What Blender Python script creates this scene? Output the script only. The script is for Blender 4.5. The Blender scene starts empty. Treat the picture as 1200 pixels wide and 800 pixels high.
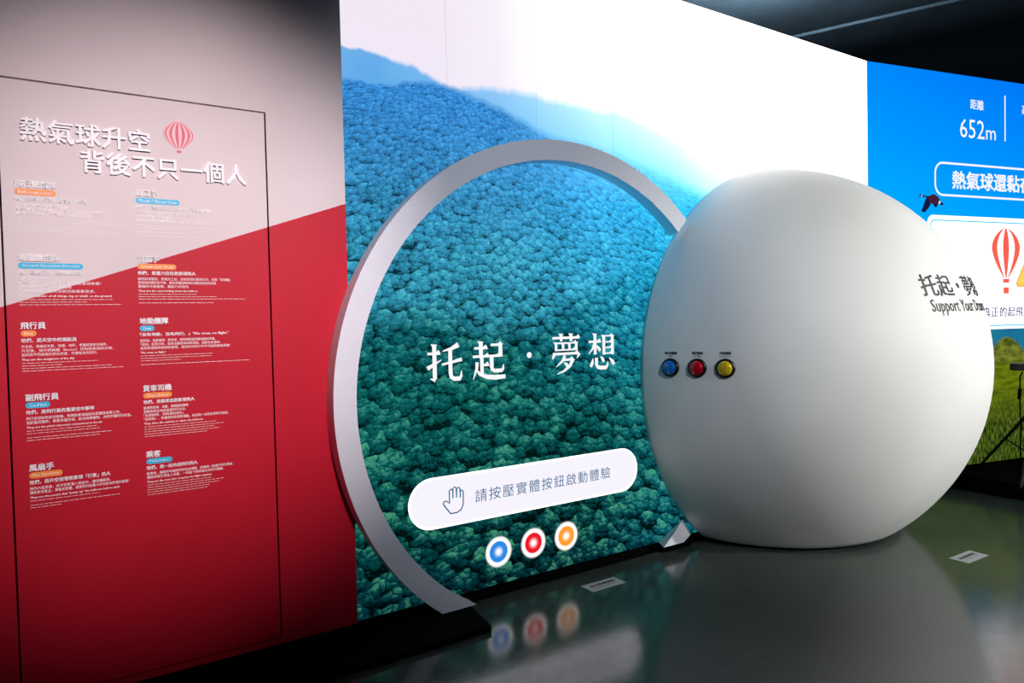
import bpy, bmesh, math, random
from mathutils import Vector, Matrix
random.seed(7)
S = bpy.context.scene
COL = S.collection
PI = math.pi

# ------------------------------------------------------------------ camera
# world: X runs along the main screen, Y into it, Z up; the camera stands at X=0, Y=0, 1.5 m up
A, ROLL, PITCH, FPX = 0.990965, -0.022995, -0.027658, 827.46
def cam_axis(x, y, z):
    return Vector((x*math.sin(A)+y*math.cos(A), -x*math.cos(A)+y*math.sin(A), z))
cr, sr, cp, sp = math.cos(ROLL), math.sin(ROLL), math.cos(PITCH), math.sin(PITCH)
right = cam_axis(cr, -sp*sr, cp*sr); up = cam_axis(-sr, -sp*cr, cp*cr); fwd = cam_axis(0, cp, sp)
cd = bpy.data.cameras.new('camera'); cam = bpy.data.objects.new('camera', cd); COL.objects.link(cam)
cd.sensor_width = 36.0; cd.lens = FPX/1200*36; cd.clip_start = 0.05; cd.clip_end = 100
m = Matrix((right, up, -fwd)).transposed().to_4x4(); m.translation = Vector((0, 0, 1.5))
cam.matrix_world = m
S.camera = cam

# ------------------------------------------------------------------ world, exposure
w = bpy.data.worlds.new('dim_hall'); S.world = w; w.use_nodes = True
bg = w.node_tree.nodes['Background']; bg.inputs[0].default_value = (0.010, 0.015, 0.036, 1); bg.inputs[1].default_value = 1.0
S.view_settings.view_transform = 'Standard'; S.view_settings.look = 'None'
S.view_settings.exposure = 0.0; S.view_settings.gamma = 1.0; S.view_settings.use_curve_mapping = False

# hall lamps and added fill spots: (x, y, z), target, watts, cone degrees, blend, colour  (built as track spotlights further down)
HALL_LAMPS = [
    ((0.90, -2.40, 4.10), (0.46, 3.26, 1.66), 1600, 26.5, 1.0, (1.0, 0.85, 0.89), 'near the red door'),
    ((1.30, -2.60, 4.10), (2.45, 3.20, 1.62), 620, 37, 1.0, (0.82, 0.89, 1.0), 'added to brighten the white ring'),  # unseen spot, added to lift the brightness of the ring front
    ((7.60, -4.40, 4.10), (4.85, 2.60, 1.40), 2250, 32, 1.0, (1.0, 1.0, 0.95), 'facing the right of the white dome'),
    ((4.20, -5.20, 4.10), (4.60, 2.20, 1.05), 1450, 24, 1.0, (1.0, 0.98, 0.98), 'added to fill the middle of the white dome'),  # out-of-view fill, added to soften the dark lower middle of the dome
]

# ------------------------------------------------------------------ helpers
def lin(c):
    return tuple(((v/255)/12.92 if v/255 <= 0.04045 else ((v/255+0.055)/1.055)**2.4) for v in c)+(1.0,)
class NT:
    """small wrapper for building node trees"""
    def __init__(s, name):
        s.m = bpy.data.materials.new(name); s.m.use_nodes = True; s.t = s.m.node_tree; s.t.nodes.clear()
        s.out = s.t.nodes.new('ShaderNodeOutputMaterial')
    def n(s, kind, **kw):
        nd = s.t.nodes.new(kind)
        for k, v in kw.items(): setattr(nd, k, v)
        return nd
    def put(s, sock, v):
        if isinstance(v, bpy.types.NodeSocket): s.t.links.new(v, sock)
        elif isinstance(v, bpy.types.Node): s.t.links.new(v.outputs[0], sock)
        else: sock.default_value = v
    def math(s, op, a, b=0.0, clamp=False):
        nd = s.n('ShaderNodeMath', operation=op, use_clamp=clamp); s.put(nd.inputs[0], a); s.put(nd.inputs[1], b); return nd.outputs[0]
    def mix(s, f, a, b, blend='MIX'):
        nd = s.n('ShaderNodeMix', data_type='RGBA', blend_type=blend); s.put(nd.inputs[0], f); s.put(nd.inputs[6], a); s.put(nd.inputs[7], b); return nd.outputs[2]
    def mapr(s, v, a, b, c=0.0, d=1.0, smooth=False):
        nd = s.n('ShaderNodeMapRange', interpolation_type='SMOOTHSTEP' if smooth else 'LINEAR'); s.put(nd.inputs[0], v)
        for i, q in enumerate((a, b, c, d)): s.put(nd.inputs[i+1], q)
        return nd.outputs[0]
    def vec(s, x, y, z=0.0):
        nd = s.n('ShaderNodeCombineXYZ'); s.put(nd.inputs[0], x); s.put(nd.inputs[1], y); s.put(nd.inputs[2], z); return nd.outputs[0]
    def noise(s, v, scale, detail=2.0, rough=0.5):
        nd = s.n('ShaderNodeTexNoise'); s.put(nd.inputs['Vector'], v); nd.inputs['Scale'].default_value = scale
        nd.inputs['Detail'].default_value = detail; nd.inputs['Roughness'].default_value = rough; return nd.outputs[0]
    def voro(s, v, scale, smooth=0.3, rnd=1.0):
        nd = s.n('ShaderNodeTexVoronoi', voronoi_dimensions='2D', feature='SMOOTH_F1'); s.put(nd.inputs['Vector'], v)
        nd.inputs['Scale'].default_value = scale; nd.inputs['Smoothness'].default_value = smooth; nd.inputs['Randomness'].default_value = rnd
        return nd.outputs['Distance']
    def ramp(s, v, stops):
        nd = s.n('ShaderNodeValToRGB'); s.put(nd.inputs[0], v); e = nd.color_ramp.elements
        while len(e) < len(stops): e.new(0.5)
        for i, (p, c) in enumerate(stops): e[i].position = p; e[i].color = lin(c)
        return nd.outputs[0]
    def curve(s, v, pts):
        nd = s.n('ShaderNodeFloatCurve'); s.put(nd.inputs['Value'], v); cv = nd.mapping.curves[0]
        while len(cv.points) < len(pts): cv.points.new(0.5, 0.5)
        for i, (x, y) in enumerate(pts): cv.points[i].location = (x, y); cv.points[i].handle_type = 'AUTO'
        nd.mapping.update(); return nd.outputs[0]
    def surf(s, sh): s.t.links.new(sh, s.out.inputs[0]); return s.m
    def emit(s, c, k=1.0):
        nd = s.n('ShaderNodeEmission'); s.put(nd.inputs[0], c); s.put(nd.inputs[1], k); return nd.outputs[0]
    def bsdf(s, c, rough=0.5, **kw):
        nd = s.n('ShaderNodeBsdfPrincipled'); s.put(nd.inputs['Base Color'], c); s.put(nd.inputs['Roughness'], rough)
        for k, v in kw.items(): s.put(nd.inputs[k.replace('_', ' ')], v)
        return nd
def glow(name, rgb, k=1.0):
    t = NT(name); return t.surf(t.emit(lin(rgb), k))
def paint(name, rgb, rough=0.5, var=0.06, scale=9.0, bump=0.0, metallic=0.0, spec=0.5):
    t = NT(name); g = t.n('ShaderNodeTexCoord'); nz = t.noise(g.outputs['Object'], scale, 4.0, 0.6)
    c = t.mix(t.mapr(nz, 0.3, 0.7, 0, 1), tuple(v*(1-var) for v in lin(rgb)[:3])+(1,), tuple(min(1, v*(1+var)) for v in lin(rgb)[:3])+(1,))
    b = t.bsdf(c, rough); b.inputs['Metallic'].default_value = metallic; b.inputs['Specular IOR Level'].default_value = spec
    if bump:
        bn = t.n('ShaderNodeBump'); bn.inputs['Strength'].default_value = bump; t.put(bn.inputs['Height'], nz); t.put(b.inputs['Normal'], bn.outputs[0])
    return t.surf(b.outputs[0])

def mesh(name, verts, faces, mats, mi=None, smooth=False):
    me = bpy.data.meshes.new(name); me.from_pydata([tuple(v) for v in verts], [], faces)
    for mt in (mats if isinstance(mats, (list, tuple)) else [mats]): me.materials.append(mt)
    if mi: me.polygons.foreach_set('material_index', mi)
    if smooth: me.polygons.foreach_set('use_smooth', [True]*len(me.polygons))
    me.update(); return me
def bm_mesh(name, bm, mats, smooth=False):
    bmesh.ops.recalc_face_normals(bm, faces=bm.faces[:])
    me = bpy.data.meshes.new(name); bm.to_mesh(me); bm.free()
    for mt in (mats if isinstance(mats, (list, tuple)) else [mats]): me.materials.append(mt)
    if smooth: me.polygons.foreach_set('use_smooth', [True]*len(me.polygons))
    return me
def link(name, me, parent=None, world=False):
    """world=True: the mesh is given in world coordinates and moved into the parent's frame"""
    o = bpy.data.objects.new(name, me); COL.objects.link(o)
    if parent is not None:
        o.parent = parent
        if world: me.transform(root_matrix(parent).inverted())
    return o
def root_matrix(o):
    mt = Matrix.LocRotScale(o.location, o.rotation_euler, o.scale)
    return root_matrix(o.parent) @ mt if o.parent else mt
def thing(name, label, cat, loc=(0, 0, 0), rz=0.0, group=None):
    o = bpy.data.objects.new(name, None); COL.objects.link(o); o.empty_display_size = 0.1
    o.location = loc; o.rotation_euler = (0, 0, rz); o['label'] = label; o['category'] = cat
    if group: o['group'] = group
    return o
def tag(o, label, cat, group=None):
    o['label'] = label; o['category'] = cat
    if group: o['group'] = group
    return o
def box(bm, x0, x1, y0, y1, z0, z1, bevel=0.0):
    r = bmesh.ops.create_cube(bm, size=1.0)
    for v in r['verts']: v.co = Vector((x0+(v.co.x+.5)*(x1-x0), y0+(v.co.y+.5)*(y1-y0), z0+(v.co.z+.5)*(z1-z0)))
    if bevel:
        es = list({e for v in r['verts'] for e in v.link_edges}); bmesh.ops.bevel(bm, geom=es, offset=bevel, segments=2, affect='EDGES', profile=0.5)
def box_mesh(name, mat, *boxes, bevel=0.0):
    bm = bmesh.new()
    for b in boxes: box(bm, *b, bevel=bevel)
    return bm_mesh(name, bm, mat)
def tube(bm, pts, r, seg=10):
    """round bar through the points"""
    pts = [Vector(p) for p in pts]; rings = []
    for i, p in enumerate(pts):
        d = (pts[min(i+1, len(pts)-1)]-pts[max(i-1, 0)]).normalized()
        a = d.orthogonal().normalized(); b = d.cross(a)
        if rings:   # keep rings aligned
            ref = (rings[-1][0].co-pts[i-1]); a = (ref-d*ref.dot(d)).normalized(); b = d.cross(a)
        rr = r[i] if isinstance(r, (list, tuple)) else r
        rings.append([bm.verts.new(p+(a*math.cos(2*PI*k/seg)+b*math.sin(2*PI*k/seg))*rr) for k in range(seg)])
    for q, s2 in zip(rings, rings[1:]):
        for k in range(seg): bm.faces.new((q[k], q[(k+1) % seg], s2[(k+1) % seg], s2[k]))
    bm.faces.new(rings[0][::-1]); bm.faces.new(rings[-1])
def lathe(bm, prof, seg=32, mat=Matrix()):
    """profile of (radius, height) turned about Z, then moved by mat"""
    rings = []
    for r, h in prof:
        if r < 1e-6: rings.append([bm.verts.new(mat @ Vector((0, 0, h)))])
        else: rings.append([bm.verts.new(mat @ Vector((r*math.cos(2*PI*k/seg), r*math.sin(2*PI*k/seg), h))) for k in range(seg)])
    for a, b in zip(rings, rings[1:]):
        for k in range(seg):
            q = (k+1) % seg
            f = [a[k % len(a)], a[q % len(a)], b[q % len(b)], b[k % len(b)]]
            u = []
            for v in f:
                if v not in u: u.append(v)
            if len(u) > 2: bm.faces.new(u)

# ---- lettering: glyph meshes from Blender's own built-in font
_txt = {}
def glyphs(body, bold=0.0, spacing=1.0, extrude=0.0, res=2):
    """list of (x, y, z) and faces; z is depth"""
    key = (body, bold, spacing, extrude, res)
    if key not in _txt:
        c = bpy.data.curves.new('lettering', 'FONT'); c.body = body; c.resolution_u = res; c.space_character = spacing; c.extrude = extrude
        o = bpy.data.objects.new('lettering', c); COL.objects.link(o)
        dg = bpy.context.evaluated_depsgraph_get(); dg.update()
        me = bpy.data.meshes.new_from_object(o.evaluated_get(dg), depsgraph=dg)
        V = [v.co.copy() for v in me.vertices]; F = [tuple(p.vertices) for p in me.polygons]
        if bold >= 0.008:   # heavier weight: the same outlines laid a hair apart
            V, F = merge([([q+Vector((ox*bold, oy*bold, 0)) for q in V], F) for ox, oy in ((-1, 0.6), (1, 0.6), (-1, -0.6), (1, -0.6))]); layer = len(V)//4
        else: layer = len(V)
        _txt[key] = (V, F, layer)
        bpy.data.objects.remove(o); bpy.data.curves.remove(c); bpy.data.meshes.remove(me)
    return _txt[key]
def fit(body, x0, x1, zc, h=None, bold=0.0, spacing=1.0, extrude=0.0, y=0.0, res=2):
    """lettering laid in the XZ plane facing -Y: spans x0..x1, centred on zc; h = height, else the natural one; extrude in metres towards -Y"""
    vs, fs, layer = glyphs(body, bold, spacing, 0.02 if extrude else 0.0, res)
    ax, bx = min(v.x for v in vs), max(v.x for v in vs); ay, by = min(v.y for v in vs), max(v.y for v in vs)
    k = (x1-x0)/(bx-ax); kz = h/(by-ay) if h else k
    return [Vector((x0+(v.x-ax)*k, y-((v.z+0.02)/0.04*extrude if extrude else 0)-(i//layer)*0.00025, zc+(v.y-(ay+by)/2)*kz)) for i, v in enumerate(vs)], fs
def merge(parts):
    V, F = [], []
    for v, f in parts:
        o = len(V); V += v; F += [tuple(i+o for i in q) for q in f]
    return V, F
def flat(polys, y=0.0):
    """polygons given as lists of (x, z)"""
    V, F = [], []
    for p in polys:
        o = len(V); V += [Vector((x, y, z)) for x, z in p]; F.append(tuple(range(o, o+len(p))))
    return V, F
def rrect(x0, x1, z0, z1, r, seg=10):
    pts = []
    for cx, cz, a0 in ((x1-r, z0+r, -90), (x1-r, z1-r, 0), (x0+r, z1-r, 90), (x0+r, z0+r, 180)):
        for k in range(seg+1):
            a = math.radians(a0+90*k/seg); pts.append((cx+r*math.cos(a), cz+r*math.sin(a)))
    return pts
def band(outer, inner, y=0.0):
    n = len(outer); V = [Vector((x, y, z)) for x, z in outer]+[Vector((x, y, z)) for x, z in inner]
    return V, [(i, (i+1) % n, n+(i+1) % n, n+i) for i in range(n)]
def stroke(pts, closed=False):
    """flat stroke of varying width through (x, z, width) points -> polygons"""
    L, R = [], []; n = len(pts)
    for i in range(n):
        a = pts[i-1] if (i or closed) else pts[i]; b = pts[(i+1) % n] if (i < n-1 or closed) else pts[i]
        dx, dz = b[0]-a[0], b[1]-a[1]; l = math.hypot(dx, dz) or 1; nx, nz = -dz/l, dx/l; wd = pts[i][2]/2
        L.append((pts[i][0]+nx*wd, pts[i][1]+nz*wd)); R.append((pts[i][0]-nx*wd, pts[i][1]-nz*wd))
    m2 = n if closed else n-1
    return [[R[i], R[(i+1) % n], L[(i+1) % n], L[i]] for i in range(m2)]
def disc(cx, cz, r, seg=32):
    return [(cx+r*math.cos(2*PI*k/seg), cz+r*math.sin(2*PI*k/seg)) for k in range(seg)]

# ------------------------------------------------------------------ places
YS = 3.268            # face of the main screen
YW = 3.264            # face of the red and white wall
XE = 1.205            # where that wall ends and the screen begins
XC = 5.675            # corner where the side screen starts
TURN = -0.213655      # the side screen turns towards the visitor
ZTOP = 3.568
DC = Vector((4.501, 3.393, 1.146)); DR = 1.4186     # dome centre and radius
RC = (2.470, 1.124); RO, RI = 1.386, 1.274          # ring centre and radii

# ------------------------------------------------------------------ setting
def floor_material():
    t = NT('polished_concrete'); g = t.n('ShaderNodeNewGeometry').outputs['Position']
    n1 = t.noise(g, 0.9, 5, 0.6); n2 = t.noise(g, 14, 6, 0.65)
    c = t.mix(t.mapr(n1, 0.35, 0.65), lin((52, 64, 58)), lin((74, 84, 76)))
    c = t.mix(t.math('MULTIPLY', t.mapr(n2, 0.4, 0.7), 0.35), c, lin((38, 41, 40)))
    v = t.n('ShaderNodeTexVoronoi', feature='DISTANCE_TO_EDGE'); v.inputs['Scale'].default_value = 1.6
    wv = t.n('ShaderNodeVectorMath', operation='ADD'); t.put(wv.inputs[0], g)
    nc = t.n('ShaderNodeTexNoise'); t.put(nc.inputs['Vector'], g); nc.inputs['Scale'].default_value = 2.5; nc.inputs['Detail'].default_value = 4
    sc = t.n('ShaderNodeVectorMath', operation='SCALE'); t.put(sc.inputs[0], nc.outputs['Color']); sc.inputs['Scale'].default_value = 0.5
    t.put(wv.inputs[1], sc.outputs[0]); t.put(v.inputs['Vector'], wv.outputs[0])
    crack = t.mapr(v.outputs['Distance'], 0.0, 0.006, 1.0, 0.0)
    crack = t.math('MULTIPLY', crack, t.mapr(t.noise(g, 0.8, 2), 0.52, 0.62))
    c = t.mix(t.math('MULTIPLY', crack, 0.5), c, lin((18, 20, 20)))
    b = t.bsdf(c, t.mapr(n2, 0.3, 0.7, 0.12, 0.19)); b.inputs['IOR'].default_value = 1.85
    bn = t.n('ShaderNodeBump'); bn.inputs['Strength'].default_value = 0.02; t.put(bn.inputs['Height'], n2); t.put(b.inputs['Normal'], bn.outputs[0])
    return t.surf(b.outputs[0])
def wall_material():
    """off-white above, crimson below a slanting line, as painted on wall and door alike"""
    t = NT('crimson_and_white_wall_print'); g = t.n('ShaderNodeNewGeometry').outputs['Position']
    s = t.n('ShaderNodeSeparateXYZ'); t.put(s.inputs[0], g)
    line = t.math('SUBTRACT', s.outputs[2], t.math('ADD', t.math('MULTIPLY', s.outputs[0], 0.357), 1.652))
    nz = t.noise(g, 2.0, 3, 0.5)
    red = t.mix(t.mapr(nz, 0.3, 0.7), lin((190, 10, 38)), lin((198, 14, 43)))
    white = t.mix(t.mapr(nz, 0.3, 0.7), lin((220, 208, 208)), lin((227, 216, 215)))
    c = t.mix(t.mapr(line, -0.0012, 0.0012), red, white)
    b = t.bsdf(c, 0.55); b.inputs['Specular IOR Level'].default_value = 0.3
    bn = t.n('ShaderNodeBump'); bn.inputs['Strength'].default_value = 0.04; bn.inputs['Distance'].default_value = 0.02; t.put(bn.inputs['Height'], t.noise(g, 5, 3, 0.5)); t.put(b.inputs['Normal'], bn.outputs[0])
    return t.surf(b.outputs[0])
M_floor = floor_material(); M_wall = wall_material()
M_black = paint('matte_black', (5, 5, 6), 0.9, 0.2, spec=0.05)
M_dark = paint('black_ceiling_paint', (52, 72, 88), 0.8, 0.25, 3.0)
M_gap = paint('shadow_gap_liner', (22, 14, 20), 0.8)
def structure(name, me, parent=None):
    o = link(name, me, parent); o['kind'] = 'structure'; return o
structure('floor', box_mesh('floor', M_floor, (-5, 13, -6, 7.5, -0.1, 0.0)))
structure('ceiling', box_mesh('ceiling', M_dark, (-5, 13, -6, 7.5, 4.5, 4.6)))
structure('wall_back', box_mesh('wall_back', M_dark, (-5, 13, 7.3, 7.5, 0.0, 4.5)))
structure('wall_right', box_mesh('wall_right', M_dark, (12.8, 13, -6, 7.3, 0.0, 4.5)))
# wall with the opening for the flush door
DX0, DX1, DZ0, DZ1 = -0.132, 0.838, 0.088, 2.458
g = 0.0065
wall = structure('wall_left', box_mesh('wall_left', M_wall,
    (-4.0, DX0-g, YW, YW+0.10, 0.055, 4.3), (DX1+g, XE, YW, YW+0.10, 0.055, 4.3),
    (DX0-g, DX1+g, YW, YW+0.10, DZ1+g, 4.3), (DX0-g, DX1+g, YW, YW+0.10, 0.055, DZ0-g)))
link('shadow_gap', box_mesh('shadow_gap', M_gap, (DX0-0.05, DX1+0.05, YW+0.075, YW+0.098, 0.06, DZ1+0.05)), wall)
structure('baseboard_left', box_mesh('baseboard_left', M_black, (-4.0, XE, YW+0.012, YW+0.10, 0.0, 0.055)))

# ------------------------------------------------------------------ flush door with the printed board
door = structure('door_1', box_mesh('door_1', M_wall, (DX0, DX1, YW, YW+0.045, DZ0, DZ1), bevel=0.0015))
M_print = paint('white_lettering', (250, 250, 252), 0.5, 0.02)
M_orange = paint('orange_tag', (248, 150, 60), 0.5, 0.02)
M_cyan = paint('cyan_tag', (40, 190, 232), 0.5, 0.02)
for body, x0, x1, zc in (('熱氣球升空', -0.066, 0.374, 2.275), ('背後不只一個人', 0.126, 0.752, 2.172)):
    v, f = fit(body, x0, x1, zc, 0.090, bold=0.022, spacing=1.06, extrude=0.009, y=YW)
    link('title_lettering', mesh('title_lettering', v, f, M_print), door)
def balloon_print():
    """pink hot-air balloon printed on the door"""
    pink, pale, white = paint('balloon_pink', (214, 74, 96), 0.5, 0.03), paint('balloon_pale_pink', (240, 190, 196), 0.5, 0.03), paint('balloon_cream', (246, 226, 224), 0.5, 0.03)
    cx, cz, R = 0.484, 2.322, 0.059; V, F, MI = [], [], []; n, mrow = 14, 12
    for j in range(mrow+1):
        tt = j/mrow; zz = cz+R*1.02-tt*R*2.05
        ww = R*math.sin(PI*min(0.5, tt*0.98)+0.0) if tt < 0.5 else R*math.cos((tt-0.5)*PI*0.84)
        ww = max(ww, 0.004 if tt < 0.02 else 0.012)
        for i in range(n+1):
            V.append(Vector((cx+ww*math.sin((i/n-0.5)*PI*0.98), YW-0.0012, zz)))
    for j in range(mrow):
        for i in range(n):
            F.append((j*(n+1)+i, (j+1)*(n+1)+i, (j+1)*(n+1)+i+1, j*(n+1)+i+1)); MI.append((0, 1)[i % 2] if j > 0 else 1)
    link('balloon_print', mesh('balloon_print', V, F, [pink, pale], MI), door)
    v, f = flat([[(cx-0.009, cz-R*1.12), (cx+0.009, cz-R*1.12), (cx+0.012, cz-R*1.04), (cx-0.012, cz-R*1.04)]], YW-0.0012)
    link('balloon_skirt_print', mesh('balloon_skirt_print', v, f, white), door)
    v, f = flat([[(cx-0.007, cz-R*1.34), (cx+0.007, cz-R*1.34), (cx+0.009, cz-R*1.17), (cx-0.009, cz-R*1.17)]], YW-0.0012)
    link('balloon_basket_print', mesh('balloon_basket_print', v, f, pink), door)
balloon_print()
ENTRIES = [  # x, top z, heading, tag, tag width, colour, subtitle, subtitle width, body lines, bold English, bold width, fine print widths
    (-0.092, 2.080, '飛行總指揮', 'Balloonmeister', 0.132, 'o', '他，操控飛行活動最高的決策者', 0.235, [('熱氣球嘉年華活動的靈魂人物', .17), ('負責判斷氣象條件，下達飛行或取消的指令', .29), ('並掌握現場安全，守護每一次的飛行任務', .25)], None, 0, [.33, .36, 0, .29, .30, .35]),
    (-0.090, 1.800, '地勤總指揮', 'Ground Operation Director', 0.212, 'c', '他，是地面大小事的總指揮', 0.205, [('調度地勤團隊', .09), ('統籌現場資源、人員、動線與熱氣球裝備！', .27), ('維持現場秩序，確認起降', .17), ('場地安全並處理突發狀況與賓客需求。', .25)], 'The commander of all things, big or small, on the ground', .305, [.31, .22, .34]),
    (-0.090, 1.542, '飛行員', 'Pilot', 0.050, 'o', '他們，是天空中的領航員', 0.180, [('升空前，需確認天氣、地標、地形，考量起落安全條件。', .285), ('升空後，操作燃燒器（Burner）控制熱氣球的升降，', .305), ('並利用不同高度的風向流速，守護每次的飛行。', .250)], 'They are the navigators of the sky', .170, [.25, .13, .30, .34]),
    (-0.084, 1.267, '副飛行員', 'Co-Pilot', 0.078, 'c', '他們，是飛行員的重要空中夥伴', 0.225, [('飛行前協助熱氣球裝備、現場熱氣球組裝及配置檢查等工作，', .315), ('協助監控儀表、觀察周邊空域、氣流與障礙物，共同守護飛行安全。', .355)], "They are the pilot's important companions in the air", .250, [.23, .24, 0, .28, .24]),
    (-0.082, 0.998, '風扇手', 'Fan Operator', 0.108, 'o', '他們，是升空前替熱氣球「打氣」的人', 0.270, [('操作大型風扇，將冷空氣灌入球皮中，讓球體膨脹。', .270), ('讓熱氣球直立，滯留空氣團，感受飛行前最大的充氣與熱情的高度！', .335)], 'They are the people that "pump up" the balloons before aloft', .300, [.23, 0, .30, .10]),
    (0.314, 2.076, '風口手', 'Mouth / Throat Crew', 0.165, 'c', '他們，是熱氣球立起來的「關鍵人物」', 0.290, [('負責撐開熱氣球球口，讓冷空氣灌入', .22), ('在熱氣球點火時穩住球口並', .14), ('保護球皮不被火焰灼傷，使熱氣球順利升空立起', .32)], None, 0, [.31, .15, 0, .18, 0, .29]),
    (0.312, 1.806, '冠頂手', 'Crown Line Crew', 0.145, 'o', '他們，是奮力拉住熱氣球的人', 0.220, [('當熱氣球豎起、要灌足之前，控制冠頂位置與方向，拉緊「冠頂繩」', .36), ('使其保持穩定與平衡，避免球體因風傾斜或翻滾而造成危險', .30), ('是操作中最需要、最耐力的角色', .19)], 'They are the ones holding down the balloon', .225, [.22, .30, .42, 0, .29]),
    (0.312, 1.552, '地勤團隊', 'Crew', 0.054, 'c', '「沒有地勤，沒有飛行。」"No crew, no flight."', 0.345, [('起飛前，協助鋪球、卸車架、組裝燃燒器與搬運器材準備。', .29), ('「追球」在飛行時，駕車追蹤熱氣球降落點，協助安全落地，', .31), ('以及降落後的收球與整理，是熱氣球飛行中不可缺的幕後英雄！', .35)], '"No crew, no flight."', .095, [.28, .27, .15, 0, .43]),
    (0.315, 1.274, '貨車司機', 'Chase Driver', 0.108, 'o', '他們，是開車追熱氣球的人', 0.195, [('載運熱氣球、吊籃、燃燒器與團隊', .17), ('駕駛貨車在地面追逐飛行方向，', .16), ('「在風起時，到降落的地方」', .15), ('「追逐風」，依循風向到達降落點，接送每一次熱氣球飛行返航。', .33)], 'They drive the vehicles to chase the balloons', .225, [.28, .31, .27, .29, .24]),
    (0.318, 1.001, '乘客', 'Passenger', 0.098, 'c', '他們，是一起完成飛行的人', 0.195, [('搭乘時，讓操作地面起飛的安全規範，認識與一起遵守飛行乘坐，', .34), ('遵照現場引導登上吊籃，一同留下無與倫比的飛行體驗。', .30)], 'They are the ones who complete the flight together', .250, [.25, .30, .28, .24, .23]),
]
def board_entry(x, top, head, tagtext, tagw, colour, sub, subw, lines, bold, boldw, fine):
    y = YW
    tex = 0.0018
    v, f = fit(head, x, x+0.0268*len(head), top-0.0135, 0.027, bold=0.022, extrude=0.005, y=y)
    link('heading_lettering', mesh('heading_lettering', v, f, M_print), door)
    v, f = flat([rrect(x, x+tagw, top-0.055, top-0.032, 0.0114, 6)], y-0.0008)
    tg = link('name_tag', mesh('name_tag', v, f, M_orange if colour == 'o' else M_cyan), door)
    v, f = fit(tagtext, x+0.012, x+tagw-0.012, top-0.0435, 0.0125, bold=0.0, y=y-0.0016, res=1)
    link('tag_lettering', mesh('tag_lettering', v, f, M_print), tg)
    v, f = fit(sub, x, x+subw, top-0.070, 0.0165, bold=0.016, extrude=0.003, y=y, res=1)
    link('subtitle_lettering', mesh('subtitle_lettering', v, f, M_print), door)
    P = []; z = top-0.094
    for ln, wd in lines:
        P.append(fit(ln, x, x+wd, z, 0.0122, bold=0.004, extrude=0.002, y=y, res=1)); z -= 0.0155
    v, f = merge(P); link('paragraph_lettering', mesh('paragraph_lettering', v, f, M_print), door)
    z -= 0.004
    if bold:
        v, f = fit(bold, x, x+boldw, z, 0.0105, bold=0.018, y=y-0.0010, res=1)
        link('english_lettering', mesh('english_lettering', v, f, M_print), door); z -= 0.0125
    rnd = random.Random(int(top*1000)+int(x*1000)); polys = []
    for wd in fine:
        if wd:
            q = x
            while q < x+wd:
                l = min(rnd.uniform(0.008, 0.026), x+wd-q)
                polys.append([(q, z-0.0007), (q+l, z-0.0007), (q+l, z+0.0007), (q, z+0.0007)]); q += l+0.0035
        z -= 0.0100 if wd else 0.006
    v, f = flat(polys, y-0.0010); link('fine_print', mesh('fine_print', v, f, M_print), door)
for e in ENTRIES: board_entry(*e)

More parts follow.
